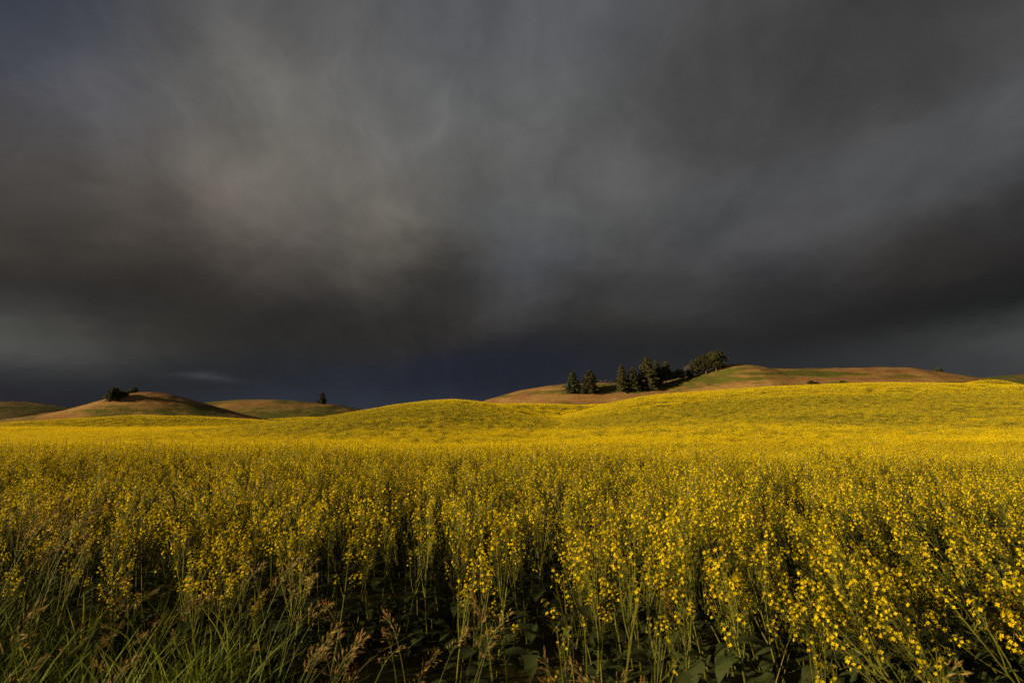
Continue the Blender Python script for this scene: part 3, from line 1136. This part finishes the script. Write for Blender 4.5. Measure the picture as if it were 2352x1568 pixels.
def brome(seed, H=0.95, spread=1.0, nn=6):
    """stalk, drooping seed head, and stem leaves; the head nods towards +x"""
    R.seed(seed)
    st, hd, lv = MB(), MB(), []
    p = bez(Vector((0, 0, 0)), Vector((.01, 0, H * .7)), Vector((.10 * spread + .02, 0, H)), 8)
    st.tube(p, [0.0022 - .00016 * i for i in range(9)], 3, 0)
    tipd = (p[-1] - p[-2]).normalized()
    hl = R.uniform(.15, .21)
    axis = bez(p[-1], p[-1] + tipd * hl * .6, p[-1] + tipd * hl * .8 + Vector((.06 * spread, 0, -.01)), 6)
    hd.tube(axis, [0.0011] * 6 + [0.0006], 3, 1)
    for k in range(nn):
        t = k / nn
        i = min(5, int(t * 6))
        b0 = axis[i].lerp(axis[i + 1], t * 6 - i)
        for q in range(R.randint(2, 4)):
            a_ = R.uniform(0, 6.28)
            o = R.uniform(.02, .055) * spread * (1.1 - t)
            out = Vector((math.cos(a_) * o + .012 * spread, math.sin(a_) * o, R.uniform(.01, .045)))
            tip = b0 + out
            hd.tube([b0, b0 + out * .5 + Vector((0, 0, .006)), tip], [.0006, .0005, .0004], 3, 1)
            for j in range(R.randint(1, 2)):
                dd = (out.normalized() * .7 + Vector((.25 * spread, 0, R.uniform(-.7, .5)))).normalized() + rv(.25)
                bud(hd, tip - out * .3 * j, dd, R.uniform(.025, .038), R.uniform(.0016, .0025), 0)
    for k in range(2):
        mb = MB()
        i = R.randint(1, 4)
        blade(mb, p[i], R.uniform(0, 6.28), R.uniform(.14, .26), .005, R.uniform(.4, .9), 0)
        lv.append(mb)
    return (st.mesh('stem', [M_BROMESTEM]), hd.mesh('seed_head', [M_SPIKE, M_BROMESTEM]), [m.mesh('leaf', [M_GRASS], True) for m in lv])


BV = [brome(800 + i, spread=R.uniform(.8, 1.3)) for i in range(6)]
BU = [brome(850 + i, spread=.28, nn=11) for i in range(2)]


def place_brome(u, v, d, label, group=None, vs=None, rz=None, tilt=None):
    tgt = at(u, v, d)
    st, hd, lf = R.choice(vs or BV)
    rz = R.gauss(0.2, .9) if rz is None else rz
    tilt = R.gauss(.10, .10) if tilt is None else tilt
    g = float(ground(tgt.x, tgt.y))
    s = min(1.5, max(.45, (tgt.z - g) / 1.02))
    rot = Euler((R.gauss(0, .06), tilt, rz))
    off = rot.to_matrix() @ Vector((.14, 0, 1.02)) * s
    x, y = tgt.x - off.x, tgt.y - off.y
    t = empty('brome_stalk', (x, y, float(ground(x, y)) - .01), rot, (s, s, s))
    if vs is None:
        nod = 'left nodding' if math.cos(rz) < -.45 else 'right nodding' if math.cos(rz) > .45 else 'straight'
        label = ('short ' if s < .72 else 'tall ' if s > .95 else '') + nod + ' ' + label
    tag(t, label, 'grass stalk', group)
    for nm, ms in (('stem', [st]), ('seed_head', [hd]), ('leaf', lf)):
        for m in ms:
            o = bpy.data.objects.new(nm, m)
            COL.objects.link(o)
            o.parent = t


R.seed(5)
BG = 'dry brome stalks on the verge'
for (u, v, d, lb, vs, rz, tl) in [
        (1068, 1390, 2.6, 'tall brome stalk with a dense upright tan head near the bottom centre', BU, 3.0, .12),
        (1506, 1385, 2.5, 'reddish upright brome head standing among the canola right of centre', BU, 3.0, .05),
        (900, 1430, 2.4, 'brome stalk with a wide open tan head left of the bottom centre', BV, 2.6, .1),
        (1130, 1435, 2.4, 'thin brome stalk with a small nodding head right of the dense upright head', BV, .3, .05),
        (2150, 1525, 1.5, 'blurred tan brome head close to the lens at the bottom right', BV, .5, .2),
        (582, 1285, 3.0, 'brome stalk with pale orange head rising into the yellow flowers left of centre', BV, 2.9, .1),
        (760, 1400, 2.7, 'slim brome stalk with layered drooping tufts below the crop left of centre', BV, 2.8, .05),
        (1400, 1560, 2.0, 'short brome stalk at the bottom edge right of centre', BV, 3.0, .2)]:
    place_brome(u, v, d, lb, BG, vs, rz, tl)
for (u0, u1, v0, v1, d0, d1, n, lb) in [
        (210, 490, 1340, 1460, 2.3, 3.0, 16, 'brome stalk with a tan head in the tangle at the lower left'),
        (10, 190, 1150, 1270, 3.0, 3.7, 22, 'reddish brome stalk in the clump at the left edge beside the crop'),
        (570, 740, 1260, 1420, 2.6, 3.1, 10, 'brome stalk with an orange head in the stand left of centre'),
        (560, 790, 1450, 1560, 2.0, 2.6, 7, 'low brome stalk among green blades at the bottom left of centre'),
        (790, 1190, 1450, 1568, 1.9, 2.5, 12, 'drooping golden brome stalk along the bottom edge at the centre'),
        (30, 460, 1480, 1568, 1.6, 2.1, 5, 'blurred brome stalk in green grass in the bottom left corner'),
        (0, 60, 1420, 1500, 1.8, 2.2, 2, 'blurred tan brome stalk cut by the left edge'),
        (1190, 1500, 1530, 1600, 1.8, 2.3, 4, 'small brown brome stalk in shade at the bottom edge right of centre')]:
    for k in range(n):
        place_brome(R.uniform(u0, u1), R.uniform(v0, v1), R.uniform(d0, d1), lb, BG + ', ' + lb.split(' ', 4)[-1])


# ------------------------------------------------------------------ trees
def needle_clump(mb, c, s, n, mi=0, flat=.45):
    for _ in range(n):
        q = c + Vector((R.gauss(0, s * .6), R.gauss(0, s * .6), R.gauss(0, s * .6 * flat)))
        rquad(mb, q, s * R.uniform(.35, .75), mi, .6)


def conifer(u, vbase, vtop, wpx, name, label, group, mat, crown_from=.1, lump=.25, seed=0, hills=(HC,), d=None, shape=.68):
    R.seed(seed)
    p = hit(u, vbase, 100, 900, hills) if d is None else None
    if p is None:
        q = at(u, vbase, d or 340)
        p = Vector((q.x, q.y, float(surf(q.x, q.y))))
    k = p.y / FPX
    H, W = (vbase - vtop) * k if d is None else at(u, vtop, d).z - p.z, wpx * k
    t = empty('conifer_tree' if name is None else name, p)
    tag(t, label, 'tree', group)
    tr = MB()
    tr.tube([Vector((0, 0, -.4)), Vector((0, 0, H * .5)), Vector((R.uniform(-.1, .1), 0, H * .97))], [H * .022, H * .014, .03], 6, 0)
    tr.build('trunk', [M_BARK], t, True)
    cr = MB()
    z = crown_from * H
    a_ = R.uniform(0, 6.28)
    lop = [R.uniform(1 - lump, 1 + lump) for _ in range(8)]
    while z < H * .985:
        tt = (z / H - crown_from) / (1 - crown_from)
        env = W * .64 * (1 - tt) ** shape * (0.72 + .28 * min(1, tt * 5)) * R.uniform(.85, 1.12)
        nb = 7
        for b in range(nb):
            a_ += 6.283 / nb + R.uniform(-.3, .3)
            rl = env * lop[int(a_ / 6.283 * 8) % 8] * R.uniform(.7, 1.12) + .12
            d_ = Vector((math.cos(a_), math.sin(a_), 0))
            tip = Vector((0, 0, z)) + d_ * rl + Vector((0, 0, -.18 * rl))
            cr.tube([Vector((0, 0, z)), tip], [H * .004, .015], 3, 1)
            m = max(2, int(rl / .55))
            for j in range(m):
                f = .25 + .75 * (j + R.random() * .8) / m
                needle_clump(cr, Vector((0, 0, z)).lerp(tip, min(f, 1.05)), .56 + .05 * H / 8, 6)
        z += H * R.uniform(.032, .048)
    needle_clump(cr, Vector((0, 0, H * .97)), .22, 6, 0, 1.2)
    cr.build('crown', [mat, M_BARK], t)
    return t


def branchy(mb, p, d, ln, r, lev, tips, mi=0):
    q = p + d * ln
    mb.tube([p, p + d * ln * .5 + rv(ln * .05), q], [r, r * .8, r * .6], 4 if lev > 1 else 3, mi)
    if lev == 0:
        tips.append(q)
        return
    for _ in range(3 if lev > 1 else R.randint(3, 4)):
        nd = (d + rv(.75) + Vector((0, 0, .12))).normalized()
        branchy(mb, p + d * ln * R.uniform(.55, 1.0), nd, ln * R.uniform(.55, .8), r * .58, lev - 1, tips, mi)


def broadleaf(u, vbase, vtop, wpx, name, label, group, mat, seed=0, hills=(HC,), lean=0.0, leafy=True, trunk=.2, lobes=9, d=None):
    R.seed(seed)
    p = hit(u, vbase, 100, 900, hills) if d is None else None
    if p is None:
        q = at(u, vbase, d or 340)
        p = Vector((q.x, q.y, float(surf(q.x, q.y))))
    k = p.y / FPX
    H, W = max(.8, (vbase - vtop) * k if d is None else at(u, vtop, d).z - p.z), wpx * k
    t = empty(name, p)
    tag(t, label, 'shrub' if 'shrub' in name else 'tree', group)
    tr = MB()
    fork = Vector((lean * H * .2, 0, trunk * H))
    tr.tube([Vector((0, 0, -.4)), fork * .5, fork], [H * .035, H * .028, H * .024], 6, 0)
    tips = []
    for _ in range(4):
        dd = (Vector((lean * .5 + R.uniform(-.7, .7) * W / H, R.uniform(-.6, .6) * W / H, R.uniform(.5, 1)))).normalized()
        branchy(tr, fork, dd, H * (1 - trunk) * .42, H * .018, 2 if leafy else 3, tips)
    if not leafy:
        tr.build('trunk', [M_TWIG], t)
        tw = MB()
        for q in tips:
            for _ in range(3):
                tw.tube([q, q + (rv(1) + Vector((0, 0, .5))) * H * .06], [.02, .008], 3, 0)
        tw.build('twigs', [M_TWIG], t)
        return t
    tr.build('trunk', [M_BARK], t, True)
    cr = MB()
    for i in range(lobes):
        a_ = i * 2.4 + R.uniform(-.3, .3)
        zz = trunk * .9 + (1 - trunk) * (.14 + .72 * (i + .5) / lobes)
        wid = W / 2 * math.sin(math.pi * min(.97, (zz - trunk * .6) / (1.02 - trunk * .6))) ** .6
        o = wid * R.uniform(.2, .66)
        c = Vector((math.cos(a_) * o + lean * H * (zz - .4), math.sin(a_) * o, zz * H))
        s = W * R.uniform(.20, .29)
        for _ in range(64):
            dv = rv(1)
            q = c + Vector((dv.x * s, dv.y * s, dv.z * s * .62)) * R.uniform(.55, 1.05)
            needle_clump(cr, q, .27 * max(1, W / 8) + .24, 4, 0, .7)
    cr.build('crown', [mat], t)
    return t


SPG = 'conifers on the right hill'
conifer(1316, 902, 850, 38, None, 'leftmost dark spruce of the two standing apart on the right hill', SPG, M_NEEDLE_DK, .04, .12, 1)
conifer(1355, 903, 849, 42, None, 'browner blunt topped spruce just right of the leftmost dark spruce', SPG, M_NEEDLE, .06, .12, 2, shape=.62)
conifer(1429, 900, 838, 36, None, 'left conifer of the close pair in the middle grove', SPG, M_NEEDLE, .08, .3, 3)
conifer(1455, 898, 843, 34, None, 'right conifer of the close pair in the middle grove', SPG, M_NEEDLE, .12, .3, 4)
conifer(1487, 893, 820, 50, None, 'tallest conifer of the grove with a broad dense crown', SPG, M_NEEDLE, .05, .25, 5)
conifer(1509, 886, 827, 32, None, 'slim conifer directly behind the right side of the tallest one', SPG, M_NEEDLE_DK, .1, .25, 6)
conifer(1530, 884, 830, 34, None, 'conifer with bare lower trunk and spiky top right of the tallest one', SPG, M_NEEDLE, .26, .4, 7)
broadleaf(1545, 878, 852, 20, 'pine_tree', 'small thin pine just right of the spiky topped conifer', None, M_NEEDLE, 8, trunk=.35, lobes=5)
broadleaf(1562, 875, 849, 30, 'pine_tree', 'small round crowned pine at the right end of the conifer grove', None, M_NEEDLE, 9, trunk=.3, lobes=7)
broadleaf(1602, 862, 824, 46, 'pine_tree', 'dark low crowned pine at the left of the hilltop clump', 'hilltop pines', M_NEEDLE_DK, 10, trunk=.12, lobes=9, lean=-.15)
broadleaf(1622, 859, 813, 50, 'pine_tree', 'middle pine of the hilltop clump with a pale trunk', 'hilltop pines', M_FOLIAGE, 11, trunk=.22, lobes=11)
broadleaf(1645, 854, 804, 56, 'pine_tree', 'tallest flat topped pine at the right of the hilltop clump', 'hilltop pines', M_FOLIAGE, 12, trunk=.15, lobes=12, lean=.1)
broadleaf(1580, 866, 836, 30, 'bare_tree', 'bare leafless tree between the small pines and hilltop clump', None, M_TWIG, 13, leafy=False, trunk=.3)
broadleaf(1396, 882, 867, 26, 'bare_shrub', 'leafless shrub on the skyline between the two spruces and the grove', None, M_TWIG, 14, leafy=False, trunk=.1)
broadleaf(1376, 884, 869, 18, 'bare_shrub', 'leafless shrub beside the right edge of the blunt topped spruce', None, M_TWIG, 15, leafy=False, trunk=.1)
broadleaf(1389, 897, 884, 12, 'bare_shrub', 'thin bare sapling on the green slope between spruces and grove', None, M_TWIG, 16, leafy=False, trunk=.3)
broadleaf(1465, 900, 881, 20, 'leafy_shrub', 'green shrub at the foot of the close conifer pair', 'shrubs', M_SHRUB, 17, trunk=.05, lobes=5)
broadleaf(1495, 897, 877, 24, 'leafy_shrub', 'olive shrub under the tallest conifer', 'shrubs', M_FOLIAGE, 18, trunk=.05, lobes=5)
broadleaf(1475, 895, 872, 18, 'leafy_shrub', 'dark shrub filling the gap between the close pair and the tallest conifer', 'shrubs', M_SHRUB, 31, trunk=.05, lobes=6)
broadleaf(1336, 904, 890, 16, 'leafy_shrub', 'low shrub in the gap between the two apart spruces', 'shrubs', M_SHRUB, 32, trunk=.05, lobes=4)
broadleaf(1585, 868, 850, 22, 'leafy_shrub', 'dusky bush at the foot of the bare leafless tree', 'shrubs', M_SHRUB, 33, trunk=.05, lobes=5)
broadleaf(1437, 901, 884, 12, 'leafy_shrub', 'narrow shrub at the foot of the left conifer of the pair', 'shrubs', M_SHRUB, 19, trunk=.05, lobes=4)
broadleaf(1937, 883.5, 877, 17, 'leafy_shrub', 'lone dark shrub at the upper crop edge of the right hill', 'shrubs', M_SHRUB, 20, trunk=.05, lobes=5)
broadleaf(1862, 881, 876, 18, 'leafy_shrub', 'low faint shrub left of the lone dark shrub', 'shrubs', M_SHRUB, 21, trunk=.05, lobes=4)
conifer(261, 919.5, 889.5, 30, 'pine_tree', 'larger dark tree on the left shoulder of the round hill', 'trees on the round hill', M_NEEDLE_DK, .04, .38, 22, (HD,), shape=.42)
broadleaf(281, 911.5, 900, 22, 'leafy_shrub', 'low bush touching the right side of the larger round hill tree', 'shrubs', M_SHRUB, 23, (HD,), trunk=.05, lobes=5)
broadleaf(307, 904, 888, 18, 'pine_tree', 'smaller tree near the top of the round hill', 'trees on the round hill', M_NEEDLE_DK, 24, (HD,), trunk=.1, lobes=6, d=338)
broadleaf(292, 905, 896, 12, 'leafy_shrub', 'bush just left of the smaller round hill tree', 'shrubs', M_SHRUB, 25, (HD,), trunk=.05, lobes=4, d=336)
conifer(740, 927.5, 901, 19, None, 'lone conical conifer on the far low hill', None, M_NEEDLE_DK, .06, .2, 26, (HE,))
broadleaf(2154, 862, 845, 27, 'pine_tree', 'dark tree peeping over the right hill crest', 'trees behind the right hill crest', M_NEEDLE_DK, 27, trunk=.1, lobes=9, d=376)
broadleaf(2183, 866, 855, 12, 'leafy_shrub', 'tiny dark bush behind the crest at the right end of the hill', 'shrubs', M_SHRUB, 28, trunk=.05, lobes=4, d=376)
